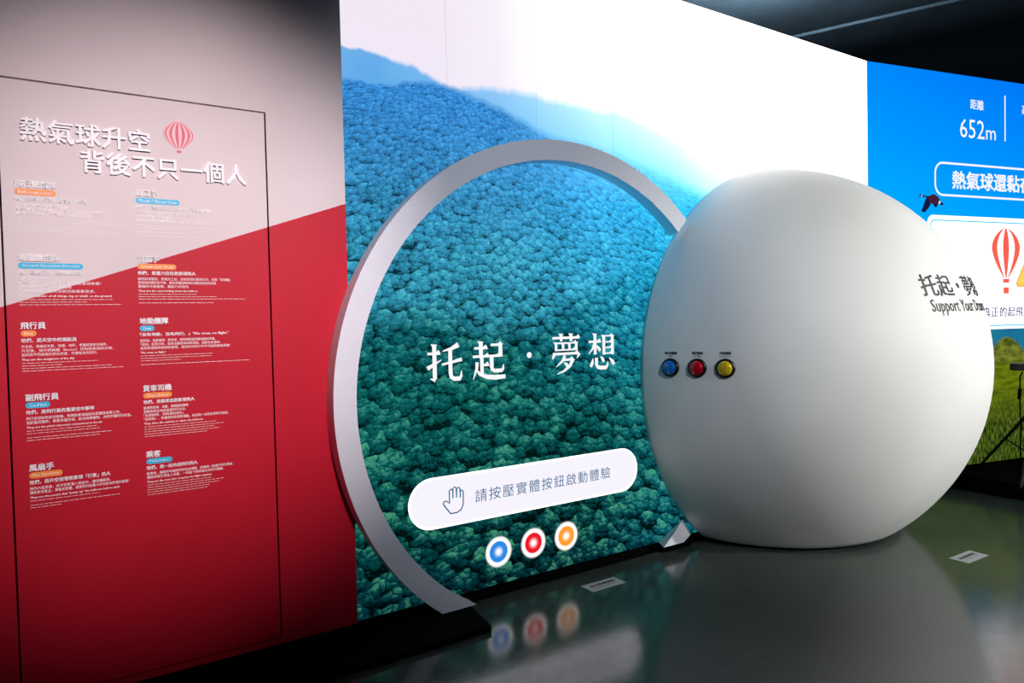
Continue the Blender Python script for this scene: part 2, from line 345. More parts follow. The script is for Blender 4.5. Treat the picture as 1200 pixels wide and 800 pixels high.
# ------------------------------------------------------------------ main screen
screen = thing('video_wall', 'tall video wall showing misty forest mountains with white title behind the ring', 'screen', (XE, YS, 0))
def forest_material():
    t = NT('forest_mountain_picture'); tc = t.n('ShaderNodeTexCoord'); tc.object = screen
    s = t.n('ShaderNodeSeparateXYZ'); t.put(s.inputs[0], tc.outputs['Object'])
    u = t.math('ADD', s.outputs[0], XE); z = s.outputs[2]
    p2 = t.vec(u, z, 0)
    un = t.mapr(u, 1.2, 4.2)             # 0..1 along the visible picture
    def ridge(pts, amp, scale):
        c = t.curve(un, [((a-1.2)/3.0, b/3.2) for a, b in pts])
        h = t.math('MULTIPLY', c, 3.2)
        n = t.noise(t.vec(u, 0.0, 3.7*scale), scale, 5, 0.6)
        return t.math('ADD', h, t.math('MULTIPLY', t.math('SUBTRACT', n, 0.5), amp))
    far = ridge([(1.2, 2.835), (1.43, 2.815), (1.61, 2.795), (1.76, 2.735), (2.04, 2.765), (2.41, 2.765), (2.66, 2.760), (2.92, 2.770), (3.21, 2.735), (3.51, 2.640), (3.75, 2.530), (4.01, 2.470), (4.2, 2.44)], 0.07, 9.0)
    near = ridge([(1.2, 2.68), (1.42, 2.68), (1.66, 2.73), (1.91, 2.705), (2.18, 2.635), (2.41, 2.56), (2.78, 2.52), (3.3, 2.42), (4.2, 2.2)], 0.05, 12.0)
    low = ridge([(1.2, 1.48), (1.30, 1.485), (1.62, 1.54), (2.14, 1.44), (2.76, 1.70), (3.19, 1.88), (4.2, 2.05)], 0.16, 5.0)
    # tree crowns, smaller with height in the picture
    zz = t.math('MINIMUM', z, 2.85)
    size = t.math('SUBTRACT', 0.082, t.math('MULTIPLY', zz, 0.0250))
    q = t.math('MULTIPLY', t.math('LOGARITHM', t.math('SUBTRACT', 1.0, t.math('MULTIPLY', zz, 0.0250/0.082)), math.e), -1.0/0.0250)
    x1 = t.math('DIVIDE', t.math('SUBTRACT', u, 2.3), size)
    yq = t.math('MULTIPLY', q, 1.1)
    wn = t.n('ShaderNodeTexNoise'); t.put(wn.inputs['Vector'], t.vec(x1, yq, 0)); wn.inputs['Scale'].default_value = 1.2; wn.inputs['Detail'].default_value = 1.5
    ws = t.n('ShaderNodeSeparateXYZ'); t.put(ws.inputs[0], wn.outputs['Color'])
    xw = t.math('ADD', x1, t.math('MULTIPLY', t.math('SUBTRACT', ws.outputs[0], 0.5), 0.8)); yw = t.math('ADD', yq, t.math('MULTIPLY', t.math('SUBTRACT', ws.outputs[1], 0.5), 0.8))
    def crowns(scale, ox):
        # each cell is a round tree crown of the picture, brighter towards the top
        vn = t.n('ShaderNodeTexVoronoi', voronoi_dimensions='2D'); vn.inputs['Scale'].default_value = scale
        pv = t.vec(t.math('ADD', xw, ox), yw, 0); t.put(vn.inputs['Vector'], pv)
        df = t.n('ShaderNodeVectorMath', operation='SUBTRACT'); t.put(df.inputs[0], pv); t.put(df.inputs[1], vn.outputs['Position'])
        ds = t.n('ShaderNodeSeparateXYZ'); t.put(ds.inputs[0], df.outputs[0])
        col = t.n('ShaderNodeSeparateColor'); t.put(col.inputs[0], vn.outputs['Color'])
        side_ = t.math('ADD', t.math('MULTIPLY', ds.outputs[1], 0.95*scale), t.math('MULTIPLY', ds.outputs[0], 0.3*scale))
        rnd_ = t.math('SUBTRACT', t.math('MULTIPLY', vn.outputs['Distance'], vn.outputs['Distance']), 0.22)
        return t.math('SUBTRACT', side_, rnd_), col.outputs[0]
    c1, k1 = crowns(0.80, 0.0); c2, k2 = crowns(2.1, 7.3); c3, k3 = crowns(5.0, 3.1)
    body = t.math('ADD', t.math('MULTIPLY', c1, 1.5), t.math('MULTIPLY', t.math('SUBTRACT', k1, 0.5), 1.0))
    clump = t.math('ADD', t.math('MULTIPLY', c2, 0.9), t.math('MULTIPLY', t.math('SUBTRACT', k2, 0.5), 0.45))
    leaf = t.math('ADD', t.math('MULTIPLY', c3, 0.45), t.math('MULTIPLY', t.math('SUBTRACT', t.noise(p2, 26.0, 5, 0.7), 0.5), t.mapr(z, 0.8, 2.0, 0.3, 3.2)))
    det = t.math('ADD', t.math('ADD', body, clump), leaf)
    patch = t.noise(p2, 1.7, 5, 0.65)
    det = t.math('ADD', t.math('SUBTRACT', det, 0.15), t.math('MULTIPLY', t.math('SUBTRACT', patch, 0.5), 2.6))
    hz = t.mapr(z, 0.0, 2.8)
    lowc = t.ramp(t.mapr(z, 0.0, 1.9), [(0.0, (2, 40, 50)), (0.25, (4, 66, 66)), (0.6, (9, 88, 87)), (0.85, (12, 94, 106)), (1.0, (26, 118, 148))])
    highc = t.ramp(t.mapr(z, 1.4, 2.75), [(0.0, (36, 128, 146)), (0.35, (48, 142, 176)), (0.7, (54, 136, 196)), (1.0, (52, 130, 206))])
    base = t.mix(t.mapr(t.math('SUBTRACT', low, z), -0.10, 0.10, smooth=True), highc, lowc)
    # mist towards the right of the picture, its glow boosted to tint the dome cyan
    mist = t.math('MULTIPLY', t.mapr(u, 2.1, 3.9, 0, 1), t.mapr(z, 0.9, 2.3, 0, 1))
    base = t.mix(t.math('MULTIPLY', mist, 0.95), base, lin((36, 176, 240)))
    base = t.mix(t.math('MULTIPLY', t.mapr(u, 2.6, 3.6), t.mapr(z, 0.0, 1.0, 0.30, 0.30)), base, lin((20, 140, 160)))
    amp = t.math('MULTIPLY', t.mapr(z, 0.3, 2.5, 1.0, 0.36), t.mapr(mist, 0, 1, 1.0, 0.5))
    k = t.math('MAXIMUM', t.math('ADD', 1.0, t.math('MULTIPLY', det, t.math('MULTIPLY', amp, 0.85))), 0.10)
    forest = t.mix(1.0, base, t.vec(k, k, k), 'MULTIPLY')
    hi = t.math('MULTIPLY', t.mapr(det, 0.35, 1.9), amp)
    forest = t.mix(t.math('MULTIPLY', hi, 0.75), forest, t.ramp(hz, [(0.0, (84, 176, 120)), (0.45, (96, 184, 132)), (0.65, (120, 205, 180)), (0.85, (110, 195, 205)), (1.0, (100, 180, 230))]))
    # far range and sky
    farc = t.mix(t.mapr(u, 1.3, 3.0), lin((62, 152, 222)), lin((110, 202, 248)))
    farc = t.mix(t.math('MULTIPLY', t.noise(p2, 6, 4, 0.6), 0.35), farc, lin((150, 205, 245)))
    farc = t.mix(t.math('MULTIPLY', t.mapr(t.math('SUBTRACT', far, z), 0.0, 0.30, 1.0, 0.0), t.mapr(u, 1.7, 3.2, 0.1, 0.85)), farc, lin((200, 228, 252)))
    nearhaze = t.mapr(u, 2.1, 3.0, 0.0, 0.75)
    forest = t.mix(t.math('MULTIPLY', nearhaze, t.mapr(z, 2.2, 2.6, 0, 1)), forest, farc)
    sky = t.mix(t.mapr(t.math('ADD', u, t.math('MULTIPLY', t.noise(t.vec(u, t.math('MULTIPLY', z, 2.5)), 2.0, 4, 0.6), 0.5)), 1.9, 3.5), lin((236, 226, 240)), (1.0, 1.0, 1.0, 1))
    sky = t.mix(t.mapr(z, 2.75, 3.0, 0.25, 0.0), sky, lin((238, 232, 250)))
    edge = t.mapr(u, 1.2, 3.6, 0.006, 0.05)
    pic = t.mix(t.mapr(t.math('DIVIDE', t.math('SUBTRACT', far, z), edge), -1, 1), sky, farc)
    pic = t.mix(t.mapr(t.math('DIVIDE', t.math('SUBTRACT', near, z), edge), -1, 1), pic, forest)
    st = t.math('MULTIPLY', t.mapr(t.math('SUBTRACT', z, far), -0.05, 0.1), t.mapr(u, 2.2, 4.2, 0.0, 0.6))
    return t.surf(t.emit(pic, t.math('ADD', t.math('ADD', 1.06, st), t.math('MULTIPLY', mist, 1.1))))
M_forest = forest_material()
M_cab = paint('black_screen_cabinet', (14, 15, 18), 0.6)
xs = [XE+0.568*k for k in range(8)]+[XC]
for a, b in zip(xs, xs[1:]):
    bm = bmesh.new(); box(bm, a+0.0004, b-0.0004, YS, YS+0.08, 0.065, ZTOP)
    me = bm_mesh('screen_panel', bm, [M_forest, M_cab])
    for p in me.polygons: p.material_index = 0 if p.normal.y < -0.5 else 1
    link('screen_panel', me, screen, True)
link('screen_plinth', box_mesh('screen_plinth', M_black, (XE, XC, YS+0.004, YS+0.08, 0.0, 0.064)), screen, True)
EW = glow('screen_white', (250, 250, 252), 1.0)
# title in a brush-like serif hand: thin level strokes, thick upright ones
def Hs(x0, x1, y, tk=6.5):
    return [[(x0, y-tk/2), (x1, y-tk/2), (x1, y+tk/2), (x0, y+tk/2)], [(x1-13, y+tk/2-.5), (x1+1.5, y-tk/2), (x1-3.5, y+tk/2+5.5)]]
def Vs(x, y0, y1, wd=9):
    wd += 2.2
    return [[(x-wd/2, y0), (x+wd/2, y0), (x+wd/2, y1-2), (x-wd/2, y1)], [(x-wd/2-4, y1+2), (x-wd/2, y1-6), (x+wd/2, y1-2)], [(x+wd/2-1, y1-4), (x+wd/2+3, y1), (x-wd/2, y1+1.5)]]
def P_(pts): return stroke([(a, b, c*1.22) for a, b, c in pts])
SERIF = {
 '托': [Hs(3, 38, 73), Vs(22, 10, 95), P_([(22, 16, 9), (20, 7, 7), (9, 12, 1.5)]), P_([(2, 37, 9), (20, 46, 6), (41, 57, 1.5)]), P_([(90, 93, 11), (70, 84, 7), (45, 78, 2)]), P_([(42, 45, 4.5), (70, 50, 5), (99, 56, 8)]), P_([(66, 82, 9), (66, 24, 9), (68, 13, 9), (76, 8, 9), (92, 8, 9), (96, 14, 6), (97, 28, 1.5)])],
 '起': [Hs(8, 46, 81), Vs(27, 58, 97), Hs(3, 50, 60), Vs(29, 14, 60, 8), Hs(29, 50, 38), P_([(15, 46, 8), (14, 30, 7), (3, 3, 1.5)]), P_([(11, 30, 2), (22, 16, 7), (42, 8, 9), (68, 5, 10), (99, 6, 8)]), Hs(56, 90, 88), Vs(85, 57, 90), Hs(58, 85, 60), Vs(58, 30, 62), P_([(58, 36, 9), (59, 26, 9), (66, 22, 8), (88, 22, 8), (92, 26, 6), (94, 38, 1.5)])],
 '夢': [Hs(3, 97, 89), Vs(33, 80, 99, 7.5), Vs(67, 80, 99, 7.5), Hs(15, 86, 75, 4), Hs(15, 84, 57, 4), Vs(15, 55, 77, 6.5), Vs(85, 55, 77, 6.5), Vs(39, 57, 75, 6), Vs(61, 57, 75, 6), Hs(7, 92, 47), P_([(9, 50, 8), (7, 42, 8), (2, 34, 3)]), P_([(90, 48, 5), (95, 45, 8), (86, 33, 1.5)]), P_([(45, 42, 8), (36, 28, 6), (14, 13, 1.5)]), Hs(38, 74, 31), P_([(74, 33, 9), (62, 15, 8), (42, 2, 5), (17, -6, 1.5)]), P_([(41, 24, 2), (50, 18, 8), (56, 11, 6)])],
 '想': [Hs(2, 46, 76), Vs(25, 40, 98, 8), P_([(24, 74, 7), (15, 55, 5), (1, 42, 1.5)]), P_([(28, 66, 3), (38, 57, 8), (44, 50, 7)]), Vs(57, 38, 93, 8), Vs(89, 38, 93, 8), Hs(57, 90, 91, 4), Hs(57, 89, 74, 4), Hs(57, 89, 58, 4), Hs(57, 89, 42, 4), P_([(17, 29, 2), (14, 18, 8), (8, 6, 8)]), P_([(29, 31, 9), (29, 12, 9), (34, 4, 9), (44, 2, 9), (64, 2, 9), (69, 8, 6), (71, 20, 1.5)]), P_([(44, 34, 2), (52, 26, 8), (56, 18, 7)]), P_([(76, 29, 2), (88, 18, 9), (94, 9, 8)])],
}
def serif(ch, x0, x1, z0, z1):
    return [[(x0+px/100*(x1-x0), z0+py/100*(z1-z0)) for px, py in poly] for part in SERIF[ch] for poly in part]
for ch, x0, x1, z0, z1 in (('托', 1.612, 1.822, 1.192, 1.402), ('起', 1.880, 2.094, 1.190, 1.404), ('夢', 2.410, 2.622, 1.205, 1.425), ('想', 2.680, 2.894, 1.208, 1.422)):
    v, f = flat(serif(ch, x0, x1, z0, z1), YS-0.002); link('title_character', mesh('title_character', v, f, EW), screen, True)
v, f = flat([disc(2.253, 1.312, 0.017, 20)], YS-0.002); link('title_dot', mesh('title_dot', v, f, EW), screen, True)
# prompt bar
M_pill = glow('prompt_bar_white', (240, 236, 245), 1.08); M_pillrim = glow('prompt_bar_glowing_rim', (255, 255, 255), 1.8)
PO = rrect(1.488, 3.055, 0.437, 0.705, 0.133, 16); PIn = rrect(1.500, 3.043, 0.449, 0.693, 0.121, 16)
v, f = flat([PO], YS-0.0015); pill = link('prompt_bar', mesh('prompt_bar', v, f, M_pill), screen, True)
v, f = band(PO, PIn, YS-0.003); link('prompt_bar_rim', mesh('prompt_bar_rim', v, f, M_pillrim), pill, True)
M_ink = glow('prompt_blue_ink', (52, 108, 146), 1.0)
v, f = fit('請按壓實體按鈕啟動體驗', 1.880, 2.832, 0.571, 0.070, bold=0.004, spacing=1.2, y=YS-0.003)
link('prompt_lettering', mesh('prompt_lettering', v, f, M_ink), pill, True)
hand = [(0.36, 0.02), (0.62, 0.02), (0.78, 0.10), (0.87, 0.28), (0.88, 0.52), (0.88, 0.78), (0.82, 0.84), (0.76, 0.78), (0.76, 0.56), (0.755, 0.90), (0.69, 0.97), (0.62, 0.90), (0.61, 0.58), (0.605, 0.95), (0.54, 1.0), (0.47, 0.95), (0.465, 0.58), (0.455, 0.88), (0.39, 0.94), (0.33, 0.88), (0.325, 0.40), (0.20, 0.52), (0.10, 0.50), (0.08, 0.43), (0.20, 0.24)]
hp = [(1.675+px*0.150, 0.500+pz*0.140, 0.0075) for px, pz in hand]
v, f = flat(stroke(hp, True), YS-0.003); link('hand_icon', mesh('hand_icon', v, f, M_ink), pill, True)
def screen_dot(cx, cz, r, rgb, name):
    t = NT(name); tc = t.n('ShaderNodeTexCoord'); sp_ = t.n('ShaderNodeVectorMath', operation='LENGTH'); t.put(sp_.inputs[0], tc.outputs['Object'])
    d = t.math('DIVIDE', sp_.outputs['Value'], r)
    c = t.mix(t.mapr(d, 0.0, 0.5, smooth=True), (1, 1, 1, 1), lin(rgb)); c = t.mix(t.mapr(d, 0.74, 0.84, smooth=True), c, (1, 1, 1, 1))
    ts = t.n('ShaderNodeBsdfTransparent'); mx = t.n('ShaderNodeMixShader')
    t.put(mx.inputs[0], t.mapr(d, 0.98, 1.22, 1.0, 0.0, True)); t.t.links.new(ts.outputs[0], mx.inputs[1]); t.t.links.new(t.emit(c, 1.15), mx.inputs[2])
    mt = t.surf(mx.outputs[0])
    v, f = flat([disc(0, 0, r*1.22, 48)], 0.0)
    o = link('screen_button', mesh('screen_button', v, f, mt), screen); o.location = (cx-XE, -0.002, cz)
screen_dot(2.020, 0.243, 0.074, (40, 130, 215), 'blue_screen_button'); screen_dot(2.253, 0.247, 0.074, (225, 25, 40), 'red_screen_button'); screen_dot(2.487, 0.243, 0.074, (245, 150, 40), 'amber_screen_button')

# ------------------------------------------------------------------ side screen
side = thing('video_wall', 'blue video wall with flight distance readout, balloon card and meadow behind the dome', 'screen', (XC, YS, 0), TURN)
def meadow_material():
    t = NT('blue_sky_meadow_picture'); tc = t.n('ShaderNodeTexCoord'); tc.object = side
    s = t.n('ShaderNodeSeparateXYZ'); t.put(s.inputs[0], tc.outputs['Object']); u, z = s.outputs[0], s.outputs[2]
    p2 = t.vec(u, z, 0)
    blue = t.ramp(t.mapr(t.math('SUBTRACT', z, t.math('MULTIPLY', u, -0.25)), 2.2, 4.0), [(0.0, (0, 178, 255)), (0.5, (0, 150, 255)), (1.0, (0, 122, 250))])
    mount = t.mix(t.noise(p2, 5, 4, 0.6), lin((10, 84, 150)), lin((40, 140, 150)))
    mh = t.math('ADD', 1.42, t.math('MULTIPLY', t.math('SUBTRACT', t.noise(t.vec(u, 0, 0), 3, 4, 0.6), 0.5), 0.3))
    hillh = t.math('ADD', 1.02, t.math('MULTIPLY', t.math('SINE', t.math('MULTIPLY', t.math('SUBTRACT', u, 1.356), 5.0)), 0.24))
    hn = t.noise(t.vec(u, t.math('MULTIPLY', z, 1.6)), 9, 4, 0.6)
    hill = t.mix(t.mapr(hn, 0.35, 0.65), lin((48, 68, 16)), lin((128, 134, 48)))
    blade = t.noise(t.vec(t.math('MULTIPLY', u, 9.0), t.math('MULTIPLY', z, 2.2)), 7, 4, 0.65)
    far_g = t.mix(t.mapr(t.noise(t.vec(u, t.math('MULTIPLY', z, 5)), 5, 3, 0.6), 0.35, 0.65), lin((66, 90, 6)), lin((116, 128, 20)))
    near_g = t.mix(t.mapr(blade, 0.42, 0.66), lin((16, 34, 3)), lin((100, 122, 40)))
    meadow = t.mix(t.mapr(z, 0.45, 0.85), near_g, far_g)
    pic = t.mix(t.mapr(t.math('SUBTRACT', mh, z), -0.01, 0.01), blue, mount)
    pic = t.mix(t.mapr(t.math('SUBTRACT', hillh, z), -0.012, 0.012), pic, hill)
    pic = t.mix(t.mapr(t.math('SUBTRACT', 1.03, z), -0.03, 0.03), pic, meadow)
    return t.surf(t.emit(pic, 1.0))
M_meadow = meadow_material()
for k in range(7):
    bm = bmesh.new(); box(bm, k*0.568+0.0002, (k+1)*0.568-0.0002, 0.0, 0.08, 0.135, ZTOP)
    me = bm_mesh('screen_panel', bm, [M_meadow, M_cab])
    for p in me.polygons: p.material_index = 0 if p.normal.y < -0.5 else 1
    link('screen_panel', me, side)
link('screen_plinth', box_mesh('screen_plinth', M_black, (0.001, 3.976, 0.004, 0.08, 0.0, 0.134)), side)
def side_text(name, body, x0, x1, zc, h, mat, bold=0.0, sp=1.0):
    v, f = fit(body, x0, x1, zc, h, bold=bold, spacing=sp, y=-0.003); return link(name, mesh(name, v, f, mat), side)
side_text('readout_caption', '距離', 1.205, 1.375, 3.325, 0.088, EW, 0.012)
side_text('readout_digits', '652', 1.075, 1.385, 3.108, 0.165, EW, 0.0)
side_text('readout_unit', 'm', 1.405, 1.530, 3.072, 0.085, EW, 0.0)
side_text('readout_caption', '高度', 1.880, 2.055, 3.335, 0.088, EW, 0.012)
v, f = flat([[(1.647, 3.03), (1.662, 3.03), (1.662, 3.44), (1.647, 3.44)]], -0.002); link('readout_divider', mesh('readout_divider', v, f, EW), side)
a_, b_ = rrect(0.762, 2.70, 2.505, 2.800, 0.10, 10), rrect(0.780, 2.682, 2.523, 2.782, 0.082, 10)
v, f = band(a_, b_, -0.002); link('message_frame', mesh('message_frame', v, f, EW), side)
side_text('message_lettering', '熱氣球還黏在', 0.975, 2.015, 2.652, 0.158, EW, 0.026)
v, f = flat([rrect(0.672, 2.78, 1.335, 2.338, 0.07, 8)], -0.002); card = link('message_card', mesh('message_card', v, f, glow('card_white', (252, 252, 255), 1.6)), side)
a_, b_ = rrect(0.705, 2.747, 1.362, 2.300, 0.05, 8), rrect(0.716, 2.736, 1.373, 2.289, 0.044, 8)
v, f = band(a_, b_, -0.003); link('card_line', mesh('card_line', v, f, glow('card_cyan_line', (60, 200, 240))), card)
v, f = fit('真正的起飛', 1.358, 1.885, 1.490, 0.092, bold=0.012, spacing=1.1, y=-0.003); link('card_lettering', mesh('card_lettering', v, f, glow('card_violet_ink', (52, 50, 120))), card)
def icon_balloon():
    R_ = glow('icon_red', (250, 100, 82)); cx = 1.660; V, F = [], []
    def prof(tt):   # half width and height along the envelope
        if tt < 0.45: return 0.187*math.sin(PI*0.5*min(1, tt/0.42)**0.75)
        return 0.187*(1-(1-0.17)*((tt-0.42)/0.58)**1.55)
    strips = [(-1.0, -0.62), (-0.22, 0.22), (0.62, 1.0)]; n = 16
    for a, b in strips:
        o = len(V)
        for j in range(n+1):
            tt = j/n; z = 2.258-tt*0.46; ww = prof(tt)
            V += [Vector((cx+a*ww, -0.003, z)), Vector((cx+b*ww, -0.003, z))]
        F += [(o+2*j, o+2*j+2, o+2*j+3, o+2*j+1) for j in range(n)]
    link('balloon_icon', mesh('balloon_icon', V, F, R_), card)
    v, f = flat([[(cx-0.038, 1.752), (cx+0.038, 1.752), (cx+0.046, 1.788), (cx-0.046, 1.788)]], -0.003); link('balloon_icon_skirt', mesh('balloon_icon_skirt', v, f, R_), card)
    v, f = flat([rrect(cx-0.036, cx+0.036, 1.655, 1.712, 0.008, 4)], -0.003); link('balloon_icon_basket', mesh('balloon_icon_basket', v, f, R_), card)
icon_balloon()
def tri(cx, zb, zt, hw, r, y, name, mat):
    cs = [(cx-hw, zb), (cx+hw, zb), (cx, zt)]; pts = []
    for i, a0 in enumerate((150, 270, 30)):
        for k in range(9):
            a = math.radians(a0+120*k/8); pts.append((cs[i][0]+r*math.cos(a), cs[i][1]+r*math.sin(a)))
    v, f = flat([pts], y); link(name, mesh(name, v, f, mat), card)
tri(2.085, 1.745, 2.18, 0.262, 0.030, -0.003, 'warning_triangle_rim', glow('icon_orange', (244, 180, 70)))
tri(2.085, 1.752, 2.165, 0.252, 0.022, -0.004, 'warning_triangle', glow('icon_yellow', (255, 214, 96)))
def bird_print():
    def cv(pts): return [(0.559+(1065+px/17.78-1075)/30*0.306, 2.349+(250-210-py/17.78)*0.0074) for px, py in pts]
    nav, mar, wht = glow('bird_navy', (18, 26, 62)), glow('bird_maroon', (70, 30, 52)), glow('bird_white', (235, 225, 235))
    body = cv([(375, 385), (395, 362), (450, 335), (520, 310), (570, 335), (610, 372), (640, 410), (628, 470), (590, 520), (530, 528), (480, 515), (430, 500)])
    v, f = flat([body], -0.003); b = link('bird_print', mesh('bird_print', v, f, mar), side)
    v, f = flat([cv([(203, 362), (222, 338), (245, 324), (268, 332), (300, 350), (395, 358), (400, 388), (300, 378), (240, 378)]), cv([(370, 375), (425, 470), (445, 530), (400, 600), (330, 690), (285, 692), (250, 665), (290, 570), (330, 450)]), cv([(500, 510), (600, 500), (585, 545), (555, 582), (512, 560)]), cv([(630, 470), (665, 462), (700, 485), (718, 522), (665, 532), (628, 515)])], -0.004)
    link('bird_wings', mesh('bird_wings', v, f, nav), b)
    v, f = flat([cv([(612, 455), (640, 440), (652, 470), (632, 512), (606, 500)]), cv([(245, 342), (265, 338), (270, 372), (248, 378)])], -0.005)
    link('bird_bands', mesh('bird_bands', v, f, wht), b)
bird_print()

# ------------------------------------------------------------------ ring on the screen
M_ring = paint('satin_white_ring', (232, 232, 238), 0.5, 0.02, spec=0.3)
ring = thing('ring_sculpture', 'large white open ring standing in front of the forest video wall', 'ring', (RC[0], 3.215, 0.03))
def arc_mesh(name, f0, f1, b0, b1, zcut, n):
    """band of the ring from angle f0 to f1 at its front and b0 to b1 at its back, cut level at the floor plate"""
    bm = bmesh.new(); Y0, Y1 = 3.168, 3.262; rows = []
    for k in range(n+1):
        row = []
        for (a0, a1, y) in ((f0, f1, Y0), (b0, b1, Y1)):
            a = math.radians(a0+(a1-a0)*k/n)
            for r in (RO, RI): row.append(bm.verts.new((RC[0]+r*math.cos(a), y, RC[1]+r*math.sin(a))))
        rows.append(row)
    for p, q in zip(rows, rows[1:]):
        for i, j in ((0, 1), (1, 3), (3, 2), (2, 0)): bm.faces.new((p[i], p[j], q[j], q[i]))
    for r in (rows[0], rows[-1]): bm.faces.new((r[0], r[1], r[3], r[2]))
    bmesh.ops.recalc_face_normals(bm, faces=bm.faces[:])
    res = bmesh.ops.bisect_plane(bm, geom=bm.verts[:]+bm.edges[:]+bm.faces[:], plane_co=(0, 0, zcut), plane_no=(0, 0, 1), clear_inner=True)
    ed = [e for e in bm.edges if e.is_boundary]
    if ed: bmesh.ops.holes_fill(bm, edges=ed, sides=0)
    me = bm_mesh(name, bm, M_ring)
    return me
link('ring_arc', arc_mesh('ring_arc', 46.2, 242, 45.4, 242, 0.031, 150), ring, True)
fv = [(3.178, 3.168, 0.064), (3.357, 3.168, 0.064), (3.286, 3.168, 0.155), (3.229, 3.262, 0.064), (3.525, 3.262, 0.064), (3.447, 3.262, 0.176)]
link('ring_foot', mesh('ring_foot', fv, [(0, 1, 2), (3, 5, 4), (0, 2, 5, 3), (1, 4, 5, 2), (0, 3, 4, 1)], M_ring), ring, True)
link('foot_pad', box_mesh('foot_pad', M_black, (3.24, 3.50, 3.235, 3.262, 0.0, 0.0638)), ring, True)
bm = bmesh.new()
pl = [(-4.0, 2.905), (1.745, 2.905), (1.795, YS-0.002), (-4.0, YS-0.002)]
lo = [bm.verts.new((x, y, 0.001)) for x, y in pl]; hi_ = [bm.verts.new((x, y, 0.030)) for x, y in pl]
bm.faces.new(lo[::-1]); bm.faces.new(hi_)
for i in range(4): bm.faces.new((lo[i], lo[(i+1) % 4], hi_[(i+1) % 4], hi_[i]))
tag(link('floor_plate', bm_mesh('floor_plate', bm, M_black)), 'low black plate on the floor under the white ring and along the red wall', 'base plate')

# ------------------------------------------------------------------ dome
dome = thing('display_dome', 'big white half-globe with three push buttons bulging from the video wall', 'dome', (DC.x, DC.y-0.6, 0.0))
def dome_material():
    t = NT('satin_white_dome'); gpos = t.n('ShaderNodeNewGeometry').outputs['Position']
    nz = t.noise(gpos, 1.5, 3, 0.5)
    b = t.bsdf(t.mix(t.mapr(nz, 0.3, 0.7), lin((222, 223, 220)), lin((230, 231, 228))), 0.6)
    b.inputs['Specular IOR Level'].default_value = 0.2
    return t.surf(b.outputs[0])
M_dome = dome_material()
bm = bmesh.new(); bmesh.ops.create_uvsphere(bm, u_segments=160, v_segments=96, radius=DR)
for v_ in bm.verts: v_.co += DC
for co, no in (((0, YS-0.008, 0), (0, -1, 0)), ((0, 0, 0.022), (0, 0, 1)), ((XC-math.sin(-TURN)*0.006, YS-0.006, 0), (math.sin(TURN), -math.cos(TURN), 0))):
    bmesh.ops.bisect_plane(bm, geom=bm.verts[:]+bm.edges[:]+bm.faces[:], plane_co=co, plane_no=no, clear_inner=True)
    ed = [e for e in bm.edges if e.is_boundary]
    if ed:
        r_ = bmesh.ops.holes_fill(bm, edges=ed, sides=0)
me = bm_mesh('dome_shell', bm, M_dome)
for p in me.polygons: p.use_smooth = len(p.vertices) < 6
link('dome_shell', me, dome, True)
rr = math.sqrt(DR**2-(DC.z-0.022)**2)-0.03
bm = bmesh.new(); n = 48; top = []; bot = []
for k in range(n+1):
    a = PI+PI*k/n; x, y = DC.x+rr*math.cos(a), DC.y+rr*math.sin(a); y = min(y, YS-0.02)
    top.append(bm.verts.new((x, y, 0.0215))); bot.append(bm.verts.new((x, y, 0.0)))
bm.faces.new(top); bm.faces.new(bot[::-1])
for k in range(n+1): q = (k+1) % (n+1); bm.faces.new((top[k], bot[k], bot[q], top[q]))
link('dome_base', bm_mesh('dome_base', bm, M_black), dome, True)
def on_dome(lon, lat, h=0.0):
    """lon from the -Y direction towards +X, lat from the equator (radians)"""
    r = DR+h; return DC+Vector((r*math.cos(lat)*math.sin(lon), -r*math.cos(lat)*math.cos(lon), r*math.sin(lat)))
M_char = paint('charcoal_lettering', (52, 52, 56), 0.6)
def dome_text(name, body, lon0, lon1, lat, h, bold, mat, spacing=1.0):
    """lettering wrapped on the dome, centred on latitude lat; h = height in metres"""
    k = DR*math.cos(lat); v, f = fit(body, lon0*k, lon1*k, 0.0, h, bold=bold, spacing=spacing)
    V = [on_dome(p.x/k, lat+p.z/DR, 0.0012-p.y) for p in v]
    return link(name, mesh(name, V, f, mat), dome, True)
dome_text('dome_title', '托起・夢想', -0.240, 0.300, 0.368, 0.138, 0.014, M_char)
dome_text('dome_subtitle', 'Support Your Dreams', -0.212, 0.320, 0.272, 0.098, 0.008, M_char)
M_bezel = paint('black_button_bezel', (10, 10, 12), 0.3)
def cap_material(name, rgb):
    t = NT(name); tc = t.n('ShaderNodeTexCoord'); v = t.n('ShaderNodeTexVoronoi'); t.put(v.inputs['Vector'], tc.outputs['Object']); v.inputs['Scale'].default_value = 90
    c = t.mix(t.mapr(v.outputs['Distance'], 0.1, 0.7), tuple(min(1, q*1.25) for q in lin(rgb)[:3])+(1,), tuple(q*0.75 for q in lin(rgb)[:3])+(1,))
    b = t.bsdf(c, 0.12); b.inputs['Coat Weight'].default_value = 0.6; b.inputs['Coat Roughness'].default_value = 0.05
    return t.surf(b.outputs[0])
